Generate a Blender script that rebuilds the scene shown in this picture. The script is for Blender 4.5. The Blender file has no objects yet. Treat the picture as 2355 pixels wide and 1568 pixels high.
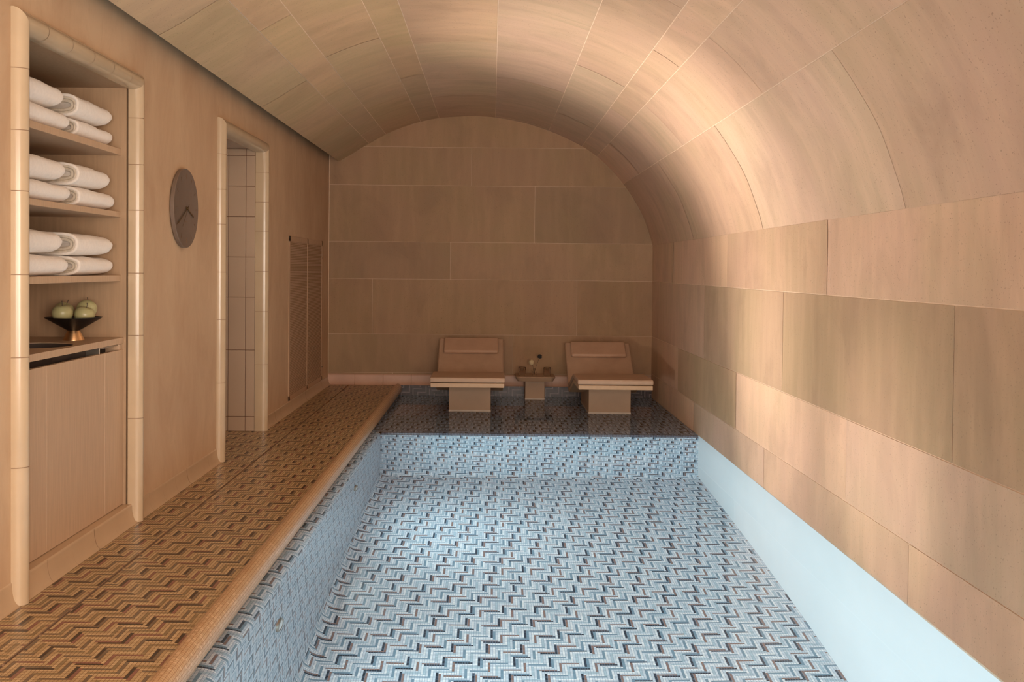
import bpy, bmesh, math, random
from mathutils import Vector, Matrix
from mathutils import noise as mnoise

scene = bpy.context.scene
COL = scene.collection

# ------------------------------------------------------------------ camera
# room axes: X right, Y along the pool away from the camera, Z up; the deck is z = 0
FPX, ROLL, PITCH = 2290.0, 0.0095, 0.020
fw = Vector((0, math.cos(PITCH), -math.sin(PITCH)))
up0 = Vector((0, math.sin(PITCH), math.cos(PITCH)))
rt = math.cos(ROLL) * Vector((1, 0, 0)) + math.sin(ROLL) * up0
up = -math.sin(ROLL) * Vector((1, 0, 0)) + math.cos(ROLL) * up0
cam_data = bpy.data.cameras.new('camera')
cam = bpy.data.objects.new('camera', cam_data)
COL.objects.link(cam)
cam.matrix_world = Matrix(((rt.x, up.x, -fw.x, 0), (rt.y, up.y, -fw.y, 0), (rt.z, up.z, -fw.z, 1.2), (0, 0, 0, 1)))
cam_data.sensor_width = 36.0
cam_data.lens = FPX * 36.0 / 2355.0
cam_data.shift_x = (1177.5 - 1131.56) / 2355.0
cam_data.shift_y = (663.80 - 784.0) / 2355.0
cam_data.clip_start = 0.05
scene.camera = cam

# ------------------------------------------------------------------ view, world, lights
scene.view_settings.view_transform = 'Standard'
scene.view_settings.look = 'None'
scene.view_settings.gamma = 1.0
scene.view_settings.use_curve_mapping = False
scene.view_settings.exposure = 0.0
scene.cycles.max_bounces = 10
scene.cycles.diffuse_bounces = 5
scene.cycles.glossy_bounces = 4
scene.cycles.transmission_bounces = 8
scene.cycles.sample_clamp_indirect = 2.5
scene.cycles.blur_glossy = 0.5

world = bpy.data.worlds.new('world')
scene.world = world
world.use_nodes = True
world.node_tree.nodes['Background'].inputs['Color'].default_value = (1.0, 0.85, 0.7, 1)
world.node_tree.nodes['Background'].inputs['Strength'].default_value = 0.0

def area(name, loc, target, sx, sy, power, color, spread=180, mis=True):
    d = bpy.data.lights.new(name, 'AREA')
    d.shape = 'RECTANGLE'; d.size = sx; d.size_y = sy; d.energy = power; d.color = color
    d.spread = math.radians(spread)
    d.cycles.use_multiple_importance_sampling = mis
    o = bpy.data.objects.new(name, d); COL.objects.link(o)
    o.location = loc
    o.rotation_euler = (Vector(target) - Vector(loc)).to_track_quat('-Z', 'Y').to_euler()
    return o

# daylight from the glazed end of the room behind the camera
area('daylight', (-0.2, -1.85, 1.3), (0.0, 6.0, 2.2), 2.2, 1.7, 146, (1.0, 0.86, 0.74))
# soft light added beside the camera to brighten the left wall
area('side_fill', (1.45, -0.7, 1.2), (-1.675, 4.3, 1.15), 2.0, 1.7, 90, (1.0, 0.85, 0.72), 120)
# area light added out of view in the side passage
area('passage_fill', (-2.45, 6.75, 2.0), (-2.2, 6.9, 0.0), 0.5, 0.4, 2.5, (1.0, 0.80, 0.62))
# pool lamps set in the left pool wall, with cool water-filtered light
POOL_LAMPS = [(-0.862, 0.2), (-0.862, 2.1), (-0.862, 4.1), (-0.862, 6.4)]
for i, (px_, py_) in enumerate(POOL_LAMPS):
    area('pool_light', (px_ + 0.035, py_, -0.62), (1.6, py_ + 0.1, -0.70), 0.09, 0.09, 27, (0.66, 0.92, 1.0), 180, False)
area('pool_end_fill', (0.75, -1.9, -0.55), (0.1, 6.0, -0.65), 1.7, 0.8, 44, (0.52, 0.86, 1.0), 180, False)  # broad light added at the front end to brighten the left pool wall
# spots added above the water, imitating pool-lamp glow on right wall and vault
def spot(name, loc, target, power, angle, blend, color, r=0.02):
    d = bpy.data.lights.new(name, 'SPOT'); d.energy = power; d.color = color
    d.spot_size = math.radians(angle); d.spot_blend = blend; d.shadow_soft_size = r
    d.cycles.use_multiple_importance_sampling = False
    o = bpy.data.objects.new(name, d); COL.objects.link(o); o.location = loc
    o.rotation_euler = (Vector(target) - Vector(loc)).to_track_quat('-Z', 'Y').to_euler()
    return o
WARM = (1.0, 0.86, 0.74)
spot('right_side_fill', (-0.885, 6.0, -0.06), (1.64, 5.95, 0.45), 150, 44, 1.0, WARM)
spot('right_side_fill', (-0.885, 6.0, -0.06), (1.60, 6.15, 1.55), 210, 56, 1.0, WARM)
spot('right_side_fill', (-0.885, 6.0, -0.06), (0.95, 6.6, 2.42), 280, 64, 1.0, WARM)
spot('right_side_fill', (-0.885, 4.0, -0.06), (1.64, 4.15, 0.35), 130, 34, 1.0, WARM)
spot('right_side_fill', (-0.885, 4.6, -0.06), (1.5, 6.0, 1.9), 190, 125, 1.0, WARM)  # wide added spot, general fill for the right side

# ------------------------------------------------------------------ helpers
def tag(o, label=None, cat=None, group=None, kind=None):
    if label: o['label'] = label
    if cat: o['category'] = cat
    if group: o['group'] = group
    if kind: o['kind'] = kind
    return o

def link(name, me, mat=None, parent=None, smooth=False, loc=None):
    o = bpy.data.objects.new(name, me)
    COL.objects.link(o)
    if mat: me.materials.append(mat)
    if smooth:
        for p in me.polygons: p.use_smooth = True
    if parent: o.parent = parent
    if loc: o.location = loc
    return o

def mk(name, bm, mat=None, parent=None, smooth=False, loc=None, bevel=0, segs=2, autosmooth=None):
    me = bpy.data.meshes.new(name)
    bm.normal_update(); bm.to_mesh(me); bm.free()
    o = link(name, me, mat, parent, smooth, loc)
    if bevel:
        b = o.modifiers.new('bevel', 'BEVEL'); b.width = bevel; b.segments = segs; b.limit_method = 'ANGLE'; b.angle_limit = math.radians(35)
        b.harden_normals = False
    if autosmooth:
        me.polygons.foreach_set('use_smooth', [True] * len(me.polygons))
        try: me.set_sharp_from_angle(angle=math.radians(autosmooth))
        except Exception: pass
    return o

def empty(name, loc=(0, 0, 0), rz=0):
    o = bpy.data.objects.new(name, None); COL.objects.link(o)
    o.location = loc; o.rotation_euler = (0, 0, rz); o.empty_display_size = 0.1
    return o

def box(bm, x0, x1, y0, y1, z0, z1):
    v = [bm.verts.new(p) for p in ((x0, y0, z0), (x1, y0, z0), (x1, y1, z0), (x0, y1, z0), (x0, y0, z1), (x1, y0, z1), (x1, y1, z1), (x0, y1, z1))]
    for f in ((0, 3, 2, 1), (4, 5, 6, 7), (0, 1, 5, 4), (1, 2, 6, 5), (2, 3, 7, 6), (3, 0, 4, 7)):
        bm.faces.new([v[i] for i in f])
    return v

def lathe(bm, prof, n=32, cx=0, cy=0, cz=0, axis='Z'):
    rings = []
    for r, h in prof:
        if r < 1e-6:
            p = (cx, cy, cz + h) if axis == 'Z' else (cx + h, cy, cz)
            rings.append([bm.verts.new(p)])
        else:
            ring = []
            for k in range(n):
                a = 2 * math.pi * k / n
                if axis == 'Z': p = (cx + r * math.cos(a), cy + r * math.sin(a), cz + h)
                else: p = (cx + h, cy + r * math.cos(a), cz + r * math.sin(a))
                ring.append(bm.verts.new(p))
            rings.append(ring)
    for a, b in zip(rings, rings[1:]):
        for k in range(n):
            k2 = (k + 1) % n
            if len(a) == 1 and len(b) == 1: break
            if len(a) == 1: bm.faces.new((a[0], b[k], b[k2]))
            elif len(b) == 1: bm.faces.new((a[k], a[k2], b[0]))
            else: bm.faces.new((a[k], a[k2], b[k2], b[k]))

def tube(bm, pts, r, n=8):
    pts = [Vector(p) for p in pts]
    rings = []
    for i, p in enumerate(pts):
        t = (pts[min(i + 1, len(pts) - 1)] - pts[max(i - 1, 0)]).normalized()
        s = t.cross(Vector((0.3, 0.2, 1))).normalized() if abs(t.z) < .95 else t.cross(Vector((1, 0, 0))).normalized()
        u = t.cross(s)
        rr = r[i] if isinstance(r, (list, tuple)) else r
        rings.append([bm.verts.new(p + (s * math.cos(2 * math.pi * k / n) + u * math.sin(2 * math.pi * k / n)) * rr) for k in range(n)])
    for a, b in zip(rings, rings[1:]):
        for k in range(n): bm.faces.new((a[k], a[(k + 1) % n], b[(k + 1) % n], b[k]))
    bm.faces.new(rings[0][::-1]); bm.faces.new(rings[-1])

def sweep(name, prof, a0, a1, mapf, mat, nseg=1, u0=0.0, v0=0.0, flip=False, smooth=True, kind='structure', swap=False):
    """sheet: profile (2D polyline) extruded along one axis, with a UV map in metres (u = arc length, v = along)"""
    me = bpy.data.meshes.new(name)
    verts, faces, uvs = [], [], []
    s = [0.0]
    for p, q in zip(prof, prof[1:]): s.append(s[-1] + math.dist(p, q))
    for j in range(nseg + 1):
        a = a0 + (a1 - a0) * j / nseg
        for p in prof: verts.append(mapf(p[0], p[1], a))
    n = len(prof)
    for j in range(nseg):
        for i in range(n - 1):
            f = [j * n + i, j * n + i + 1, (j + 1) * n + i + 1, (j + 1) * n + i]
            if flip: f = f[::-1]
            faces.append(f)
            for k in f:
                jj, ii = divmod(k, n)
                uv = (u0 + s[ii], v0 + a0 + (a1 - a0) * jj / nseg)
                uvs.append(uv[::-1] if swap else uv)
    me.from_pydata(verts, [], faces)
    ul = me.uv_layers.new(name='UVMap')
    for i, uv in enumerate(uvs): ul.data[i].uv = uv
    o = link(name, me, mat, smooth=smooth)
    if smooth:
        try: me.set_sharp_from_angle(angle=math.radians(50))
        except Exception: pass
    if kind: o['kind'] = kind
    return o

def arc(cx, cy, rx, ry, a0, a1, n):
    return [(cx + rx * math.cos(math.radians(a0 + (a1 - a0) * i / n)), cy + ry * math.sin(math.radians(a0 + (a1 - a0) * i / n))) for i in range(n + 1)]

# ------------------------------------------------------------------ node helpers
class NT:
    def __init__(s, name):
        s.m = bpy.data.materials.new(name); s.m.use_nodes = True
        s.t = s.m.node_tree; s.t.nodes.clear()
        s.out = s.t.nodes.new('ShaderNodeOutputMaterial')
        s.b = s.t.nodes.new('ShaderNodeBsdfPrincipled')
        s.t.links.new(s.b.outputs[0], s.out.inputs[0])
    def n(s, typ, **kw):
        x = s.t.nodes.new(typ)
        for k, v in kw.items(): setattr(x, k, v)
        return x
    def l(s, a, b): s.t.links.new(a, b)
    def put(s, v, sock):
        if hasattr(v, 'links') or hasattr(v, 'is_output'): s.l(v, sock)
        else: sock.default_value = v
    def math(s, op, a, b=None, c=None):
        x = s.n('ShaderNodeMath', operation=op)
        s.put(a, x.inputs[0])
        if b is not None: s.put(b, x.inputs[1])
        if c is not None: s.put(c, x.inputs[2])
        return x.outputs[0]
    def mix(s, f, a, b, blend='MIX'):
        x = s.n('ShaderNodeMix', data_type='RGBA', blend_type=blend)
        s.put(f, x.inputs[0])
        s.put(a if hasattr(a, 'links') else (*a, 1)[:4], x.inputs[6]); s.put(b if hasattr(b, 'links') else (*b, 1)[:4], x.inputs[7])
        return x.outputs[2]
    def noise(s, vec, scale, detail=3, rough=.5, dist=0):
        x = s.n('ShaderNodeTexNoise'); x.inputs['Scale'].default_value = scale
        x.inputs['Detail'].default_value = detail; x.inputs['Roughness'].default_value = rough; x.inputs['Distortion'].default_value = dist
        if vec is not None: s.l(vec, x.inputs['Vector'])
        return x.outputs[0]
    def scale(s, vec, v):
        x = s.n('ShaderNodeMapping'); x.inputs['Scale'].default_value = v; s.l(vec, x.inputs['Vector']); return x.outputs[0]
    def mr(s, v, a, b, c, d, interp='LINEAR'):
        x = s.n('ShaderNodeMapRange', interpolation_type=interp)
        s.put(v, x.inputs[0])
        for i, q in enumerate((a, b, c, d)): x.inputs[i + 1].default_value = q
        return x.outputs[0]
    def pos(s): return s.n('ShaderNodeTexCoord').outputs['Object']
    def uv(s): return s.n('ShaderNodeTexCoord').outputs['UV']
    def set(s, **kw):
        names = dict(base='Base Color', rough='Roughness', metal='Metallic', spec='Specular IOR Level', ior='IOR', trans='Transmission Weight', coat='Coat Weight', coatr='Coat Roughness', normal='Normal', sheen='Sheen Weight')
        for k, v in kw.items():
            if k == 'base' and not hasattr(v, 'links'): v = (*v, 1)
            s.put(v, s.b.inputs[names[k]])
        return s
    def bump(s, h, strength=.3, dist=.002):
        x = s.n('ShaderNodeBump'); x.inputs['Strength'].default_value = strength; x.inputs['Distance'].default_value = dist
        s.l(h, x.inputs['Height']); s.l(x.outputs[0], s.b.inputs['Normal']); return x

def srgb(*c):
    return tuple(((v / 255) / 12.92 if v / 255 <= .04045 else ((v / 255 + .055) / 1.055) ** 2.4) for v in c)

PITCH_T = 0.0121   # mosaic tile pitch
def mosaic(name, palette, grout, n=7, plain=False, gw=.085, seed=0.0, rough=.28, period=28, darkedge=None):
    """herringbone of 1 x 7 tile bars out of 12 mm tiles, drawn in UV metres"""
    m = NT(name)
    sep = m.n('ShaderNodeSeparateXYZ'); m.l(m.uv(), sep.inputs[0])
    u = m.math('DIVIDE', sep.outputs[0], PITCH_T); v = m.math('DIVIDE', sep.outputs[1], PITCH_T)
    iu = m.math('FLOOR', u); iv = m.math('FLOOR', v)
    fu = m.math('ABSOLUTE', m.math('SUBTRACT', m.math('SUBTRACT', u, iu), .5))
    fv = m.math('ABSOLUTE', m.math('SUBTRACT', m.math('SUBTRACT', v, iv), .5))
    g = m.math('GREATER_THAN', m.math('MAXIMUM', fu, fv), .5 - gw)
    comb = m.n('ShaderNodeCombineXYZ'); m.l(iu, comb.inputs[0]); m.l(iv, comb.inputs[1]); comb.inputs[2].default_value = seed + 3.3
    wt = m.n('ShaderNodeTexWhiteNoise', noise_dimensions='3D'); m.l(comb.outputs[0], wt.inputs[0])
    if plain:
        val = wt.outputs[0]
    else:
        t = m.math('FLOORED_MODULO', m.math('ADD', iu, iv), 2.0 * n)
        isH = m.math('LESS_THAN', t, n - .5)
        bu = m.math('SUBTRACT', iu, m.math('MULTIPLY', isH, t))
        bv = m.math('SUBTRACT', iv, m.math('MULTIPLY', m.math('SUBTRACT', 1.0, isH), m.math('SUBTRACT', t, float(n))))
        D = m.math('FLOOR', m.math('DIVIDE', m.math('ADD', iu, iv), 2.0 * n))
        k = m.math('ADD', m.math('MULTIPLY', isH, bv), m.math('MULTIPLY', m.math('SUBTRACT', 1.0, isH), bu))
        k = m.math('ADD', k, m.math('ADD', m.math('MULTIPLY', D, 9.0), m.math('MULTIPLY', isH, 12.0)))
        L = len(palette)
        val = m.math('DIVIDE', m.math('ADD', m.math('FLOORED_MODULO', k, float(L)), .5), float(L))
    ramp = m.n('ShaderNodeValToRGB'); ramp.color_ramp.interpolation = 'CONSTANT'
    tot = sum(w for w, _ in palette); acc = 0
    els = ramp.color_ramp.elements
    els[0].position = 0; els[0].color = (*palette[0][1], 1)
    acc = palette[0][0] / tot
    while len(els) > 1: els.remove(els[-1])
    for w, c in palette[1:]:
        e = els.new(acc); e.color = (*c, 1); acc += w / tot
    m.l(val, ramp.inputs[0])
    vari = m.mr(wt.outputs[0], 0, 1, .90, 1.08)
    c = m.n('ShaderNodeVectorMath', operation='SCALE'); m.l(ramp.outputs[0], c.inputs[0]); m.l(vari, c.inputs['Scale'])
    col = m.mix(g, c.outputs[0], grout)
    m.set(base=col, rough=m.mr(g, 0, 1, rough, .8), spec=.5)
    m.bump(m.math('SUBTRACT', 1.0, g), .35, .0012)
    return m.m

def stone(name, base, pink, olive, dark=.74, speck=True, useattr=True, sc=1.0, rough=.75):
    m = NT(name)
    uv = m.uv()
    col = m.mix(m.mr(m.noise(m.scale(uv, (1, 1, 1)), .9 * sc, 3, .55), .38, .62, 0, 1, 'SMOOTHSTEP'), pink, olive)
    col = m.mix(.5, col, base)
    # soft cloudy marks and trowel streaks running along the arc
    st = m.noise(m.scale(uv, (7.0, .9, 1)), 1.3 * sc, 5, .62, .3)
    col = m.mix(m.mr(st, .42, .64, 0, .55), col, tuple(min(1, x * 1.20) for x in base))
    cl = m.noise(m.scale(uv, (2.2, 1.2, 1)), 1.1 * sc, 5, .65, .6)
    col = m.mix(m.mr(cl, .50, .70, 0, .50), col, tuple(x * dark for x in base))
    if useattr:
        at = m.n('ShaderNodeAttribute', attribute_name='tone')
        col = m.mix(1.0, col, at.outputs['Color'], 'MULTIPLY')
    if speck:
        sp = m.noise(m.pos(), 120, 2, .5)
        col = m.mix(m.mr(sp, .655, .70, 0, .5), col, tuple(x * .35 for x in base))
    m.set(base=col, rough=rough, spec=.3)
    m.bump(m.noise(m.pos(), 60, 6, .7), .22, .0015)
    return m.m

def simple(name, base, rough=.5, metal=0, var=.06, scale=20, bump=0, bumpscale=200, stretch=None, **kw):
    m = NT(name)
    p = m.pos()
    q = m.scale(p, stretch) if stretch else p
    f = m.noise(q, scale, 4, .6)
    col = m.mix(m.mr(f, .35, .65, 0, 1), tuple(x * (1 - var) for x in base), tuple(min(1, x * (1 + var)) for x in base))
    m.set(base=col, rough=rough, metal=metal, **kw)
    if bump: m.bump(m.noise(p, bumpscale, 4, .6), bump, .002)
    return m.m

# ------------------------------------------------------------------ materials
BASE = (.57, .40, .28); PINK = (.62, .415, .315); OLIVE = (.53, .405, .26)
M_stone = stone('cast_stone', BASE, PINK, OLIVE)
M_joint = simple('joint_mortar', (.80, .62, .46), .85)
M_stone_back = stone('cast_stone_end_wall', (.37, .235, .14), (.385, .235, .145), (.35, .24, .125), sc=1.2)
M_pale = NT('pale_lamplit')  # underwater stone wall paled: lamp brightness put into the colour; also lens
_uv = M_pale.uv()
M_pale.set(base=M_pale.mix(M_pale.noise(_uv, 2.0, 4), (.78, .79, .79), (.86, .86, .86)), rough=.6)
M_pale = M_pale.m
M_plaster = NT('tadelakt_plaster')
_p = M_plaster.pos()
_c = M_plaster.mix(M_plaster.mr(M_plaster.noise(M_plaster.scale(_p, (1, 1, .5)), 4.0, 6, .62, .5), .35, .65, 0, 1), (.51, .33, .20), (.60, .415, .26))
_c = M_plaster.mix(M_plaster.mr(M_plaster.noise(M_plaster.scale(_p, (1, 1.4, .35)), 16, 4, .6, 1.0), .55, .8, 0, .5), _c, (.47, .30, .175))
M_plaster.set(base=_c, rough=.55, spec=.35)
M_plaster.bump(M_plaster.noise(_p, 9, 5, .6), .12, .004)
M_plaster = M_plaster.m
M_glaze = simple('glazed_ceramic', (.50, .375, .245), .2, var=.05, scale=3, bump=.05, bumpscale=18, spec=.5)
M_skirt = simple('cove_tile', (.52, .365, .23), .32, var=.05, scale=4)
M_skirt_b = simple('cove_tile_pink', (.52, .315, .225), .4, var=.07, scale=5)
M_groove = simple('dark_joint', (.30, .19, .115), .9)  # darker brown backing for open joints, also drain strips
M_recess = simple('grille_recess', (.30, .19, .115), .9)
M_oak = simple('pale_oak', (.51, .345, .22), .45, var=.07, scale=14, stretch=(6, 6, .35), bump=.05, bumpscale=90)
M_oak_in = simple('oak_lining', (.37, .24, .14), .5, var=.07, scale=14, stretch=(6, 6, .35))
M_towel = simple('terry_towel', (.86, .78, .70), .95, var=.04, scale=60, bump=.9, bumpscale=420, sheen=.3)
M_towel_in = simple('terry_towel_fold_shade', (.60, .52, .42), .95, var=.14, scale=50, bump=.9, bumpscale=380)  # darker copy of the towel: shade of the rolled ends in the colour
M_black = simple('black_metal', (.012, .010, .010), .45, .6)
M_brass = simple('brushed_brass', (.66, .42, .22), .32, 1.0, var=.04)
M_dark = simple('dark_recess', (.05, .032, .024), .7)
M_steel = simple('steel_channel', (.40, .35, .30), .35, 1.0)
M_clock = simple('clock_taupe', (.165, .115, .085), .5, var=.04)
M_clockh = simple('clock_hand_brass', (.16, .10, .045), .45, .7)
M_clockm = simple('clock_marker', (.22, .13, .07), .45, .7)
M_apple = NT('apple_skin')
_p = M_apple.pos()
M_apple.set(base=M_apple.mix(M_apple.noise(_p, 14, 3), (.36, .345, .16), (.46, .41, .22)), rough=.35)
M_apple = M_apple.m
M_stem = simple('stem', (.07, .045, .03), .8)
M_cush = simple('tan_upholstery', (.48, .325, .225), .62, var=.05, scale=8, bump=.15, bumpscale=300)
M_pillow = simple('tan_leather', (.485, .31, .21), .5, var=.05, scale=8)
M_board = simple('lounger_base_tan', (.52, .35, .215), .5, var=.04)
M_ped = simple('pedestal_tan', (.42, .275, .175), .6, var=.05, scale=4)
M_plinth = simple('plinth_pale', (.55, .45, .36), .5)
M_grille = simple('grille_paint', (.50, .32, .195), .5, var=.04)
M_tile = NT('passage_tile')
M_tile.set(base=M_tile.mix(M_tile.noise(M_tile.pos(), 2.5, 2), (.42, .30, .21), (.48, .35, .25)), rough=.3)
M_tile = M_tile.m
M_grout_br = simple('brown_grout', (.20, .10, .06), .9)
_g = NT('clear_glass'); _g.set(base=(1, 1, 1), rough=.0, trans=1.0, ior=1.22); M_glass = _g.m
M_flower = simple('pale_craspedia', (.62, .50, .30), .9, bump=.8, bumpscale=120)
M_flower_d = simple('dark_seed_head', (.035, .032, .03), .8, bump=.8, bumpscale=120)
_w = NT('pool_water'); _w.set(base=(1, 1, 1), rough=0.0, trans=1.0, ior=1.333, spec=.32)
_w.bump(_w.noise(_w.pos(), 2.2, 2, .5), .05, .01)
_rf = _w.n('ShaderNodeBsdfRefraction'); _rf.inputs['IOR'].default_value = 1.333; _rf.inputs['Roughness'].default_value = 0.0
_mx = _w.n('ShaderNodeMixShader'); _mx.inputs[0].default_value = .45
_w.l(_w.b.outputs[0], _mx.inputs[1]); _w.l(_rf.outputs[0], _mx.inputs[2]); _w.l(_mx.outputs[0], _w.out.inputs[0])
M_water = _w.m

def seq(code, table): return [(1, srgb(*table[c])) for c in code]
SEQ = 'DPLWLGWLOLWDGLWPLWOLGWL'     # order of the bars along each herringbone row
DECK = dict(W=(200, 174, 132), L=(184, 156, 114), O=(140, 122, 86), G=(112, 98, 78), P=(136, 90, 78), D=(38, 29, 23))
POOL = dict(W=(240, 242, 244), L=(214, 222, 230), O=(182, 202, 212), G=(122, 150, 166), P=(146, 112, 98), D=(24, 38, 52))
SHELF = dict(W=(206, 224, 246), L=(168, 192, 224), O=(132, 160, 184), G=(84, 106, 132), P=(84, 78, 86), D=(8, 12, 20))  # pool colours shifted blue; pool-lamp light put into the tile colour
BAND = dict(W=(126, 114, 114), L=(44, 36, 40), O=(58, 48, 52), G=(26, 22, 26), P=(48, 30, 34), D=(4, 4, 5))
M_deck = mosaic('deck_mosaic', seq(SEQ, DECK), srgb(126, 94, 66), gw=.06)
M_pool = mosaic('pool_mosaic', seq(SEQ, POOL), srgb(132, 154, 176), gw=.06)
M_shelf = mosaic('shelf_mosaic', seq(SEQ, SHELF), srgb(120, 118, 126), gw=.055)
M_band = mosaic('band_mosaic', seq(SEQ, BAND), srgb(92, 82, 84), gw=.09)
M_edge = mosaic('shelf_edge_mosaic', [(10, srgb(58, 54, 62)), (3, srgb(80, 76, 82))], srgb(150, 150, 165), plain=True, seed=2.0)
M_cope = mosaic('coping_mosaic', [(10, srgb(198, 164, 126)), (4, srgb(190, 154, 116)), (3, srgb(204, 172, 136))], srgb(146, 104, 70), plain=True, seed=9.0, gw=.05)

# ------------------------------------------------------------------ main dimensions
XL, XR, YB, YF = -1.675, 1.643, 10.20, -2.0
ZW = -0.099          # water level
ZS = -0.125          # shelf under the loungers
ZP = -1.60           # pool floor
XC = -0.966          # deck / coping line
XP = -0.872          # left pool wall
YS = 7.85            # shelf edge
YBB = 10.165         # face of mosaic band under the end-wall skirting

ident = lambda a, b, y: (a, y, b)     # profile in XZ swept along Y
alongx = lambda a, b, x: (x, a, b)    # profile in YZ swept along X

# deck floor: leaves a slot for the drain
sweep('floor', [(XL - 1.6, 0), (-1.458, 0)], YF, YB, ident, M_deck, 1, flip=False)
sweep('floor', [(-1.448, 0), (XC, 0)], YF, YB, ident, M_deck, 1, u0=.2178)

# pool: left shoulder, wall, cove and floor in one lining
prof = [(-0.978, -0.106)] + arc(-0.962, -0.178, .09, .072, 90, 0, 14) + [(XP, ZP + .09)] + arc(XP + .09, ZP + .09, .09, .09, 180, 270, 8)[1:] + [(XR, ZP)]
sweep('floor_pool', prof, YF, YS + .002, ident, M_pool, 1)
# the step up to the shelf and the shelf itself
prof = [(YS - .08, ZP)] + arc(YS - .08, ZP + .08, .08, .08, 270, 360, 8)[1:] + [(YS, ZS - .094)]
sweep('wall_pool_step', prof, XP - .01, XR, alongx, M_pool, 1, swap=True, flip=True)
prof = [(YS, ZS - .094)] + arc(YS + .012, ZS - .012, .012, .012, 180, 90, 4)[1:] + [(YS + .024, ZS)]
sweep('trim_1', prof, XP + .01, XR, alongx, M_edge, 1, swap=True, flip=True)
sweep('floor_shelf', [(YS + .024, ZS), (YBB, ZS)], -0.975, XR, alongx, M_shelf, 1, swap=True, flip=True)
sweep('floor_shelf_corner', [(YS - .02, ZS - .004), (YS + .03, ZS - .001)], -0.975, XP - .01, alongx, M_pool, 1, swap=True, flip=True)
sweep('wall_pool_band', [(YBB, ZS), (YBB, 0.0)], -0.975, XR, alongx, M_band, 1, swap=True, flip=True, v0=.03)
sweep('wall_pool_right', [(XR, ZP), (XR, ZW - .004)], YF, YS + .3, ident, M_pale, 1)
# coping: tan mosaic bullnose above the water line
prof = [(XC, 0.001), (XC + .012, 0.0015)] + arc(-0.953, -0.036, .040, .052, 118, -60, 14) + [(-0.955, -0.112)]
sweep('trim_2', prof, YF, YB - .03, ident, M_cope, 1, flip=False)

# ------------------------------------------------------------------ slab-clad walls and vault
def clad(name, prof, rows, joints, mat, y0, y1, mapf, jmat, gap=.0045, ystep=.25, seed=1, tones=None, closed_back=True, wob=.0016, tint=lambda r: (1, 1, 1)):
    """prof: fine polyline; rows: arc-length breaks; joints: per row list of along-positions. One mesh, slabs with real open joints over a mortar bed."""
    rnd = random.Random(seed)
    s = [0.0]
    for p, q in zip(prof, prof[1:]): s.append(s[-1] + math.dist(p, q))
    def at(t):
        t = max(0, min(s[-1], t))
        for i in range(len(s) - 1):
            if t <= s[i + 1] or i == len(s) - 2:
                k = (t - s[i]) / max(1e-9, s[i + 1] - s[i])
                p, q = prof[i], prof[i + 1]
                d = (q[0] - p[0], q[1] - p[1]); L = math.hypot(*d) or 1
                # smoothed normal
                pa = prof[max(0, i - 1)]; qb = prof[min(len(prof) - 1, i + 2)]
                d2 = (qb[0] - pa[0], qb[1] - pa[1]); L2 = math.hypot(*d2)
                return p[0] + d[0] * k, p[1] + d[1] * k, -d2[1] / L2, d2[0] / L2
    verts, faces, uvs, cols, mids = [], [], [], [], []
    def patch(t0, t1, a0, a1, off, tone, mi, edge=True):
        nt = max(1, int((t1 - t0) / .06)); na = max(1, int((a1 - a0) / ystep))
        base = len(verts)
        for j in range(na + 1):
            for i in range(nt + 1):
                t = t0 + (t1 - t0) * i / nt; a = a0 + (a1 - a0) * j / na
                if edge:
                    if i in (0, nt): t += wob * mnoise.noise(Vector((a * 2.3, t * 3, seed)))
                x, z, nx, nz = at(t)
                o = off
                verts.append(mapf(x + nx * o, z + nz * o, a))
        for j in range(na):
            for i in range(nt):
                f = [base + j * (nt + 1) + i, base + j * (nt + 1) + i + 1, base + (j + 1) * (nt + 1) + i + 1, base + (j + 1) * (nt + 1) + i]
                faces.append(f); mids.append(mi)
                for k in f:
                    jj, ii = divmod(k - base, nt + 1)
                    uvs.append((a0 + (a1 - a0) * jj / na + off * 3000, t0 + (t1 - t0) * ii / nt)); cols.append(tone)
    patch(0, s[-1], y0, y1, -.0015, (1, 1, 1, 1), 1, False)
    for r in range(len(rows) - 1):
        js = [y0] + [j for j in sorted(joints[r]) if y0 < j < y1] + [y1]
        for c in range(len(js) - 1):
            k = rnd.uniform(.90, 1.06) if not tones else tones.get((r, c), rnd.uniform(.93, 1.06))
            h = rnd.uniform(-.03, .03)
            k3 = k if isinstance(k, tuple) else (k, k, k)
            patch(rows[r] + (gap / 2 if r else 0), rows[r + 1] - (gap / 2 if r < len(rows) - 2 else 0), js[c] + gap / 2, js[c + 1] - gap / 2, rnd.uniform(0, .0022), (k3[0] * (1 + h) * tint(r)[0], k3[1] * tint(r)[1], k3[2] * (1 - h) * tint(r)[2], 1), 0)
    me = bpy.data.meshes.new(name); me.from_pydata(verts, [], faces)
    ul = me.uv_layers.new(name='UVMap')
    for i, uv in enumerate(uvs): ul.data[i].uv = uv
    ca = me.color_attributes.new('tone', 'FLOAT_COLOR', 'CORNER')
    for i, c in enumerate(cols): ca.data[i].color = c
    me.materials.append(mat); me.materials.append(jmat)
    for p, mi in zip(me.polygons, mids): p.material_index = mi; p.use_smooth = True
    o = link(name, me); o['kind'] = 'structure'
    return o

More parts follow.
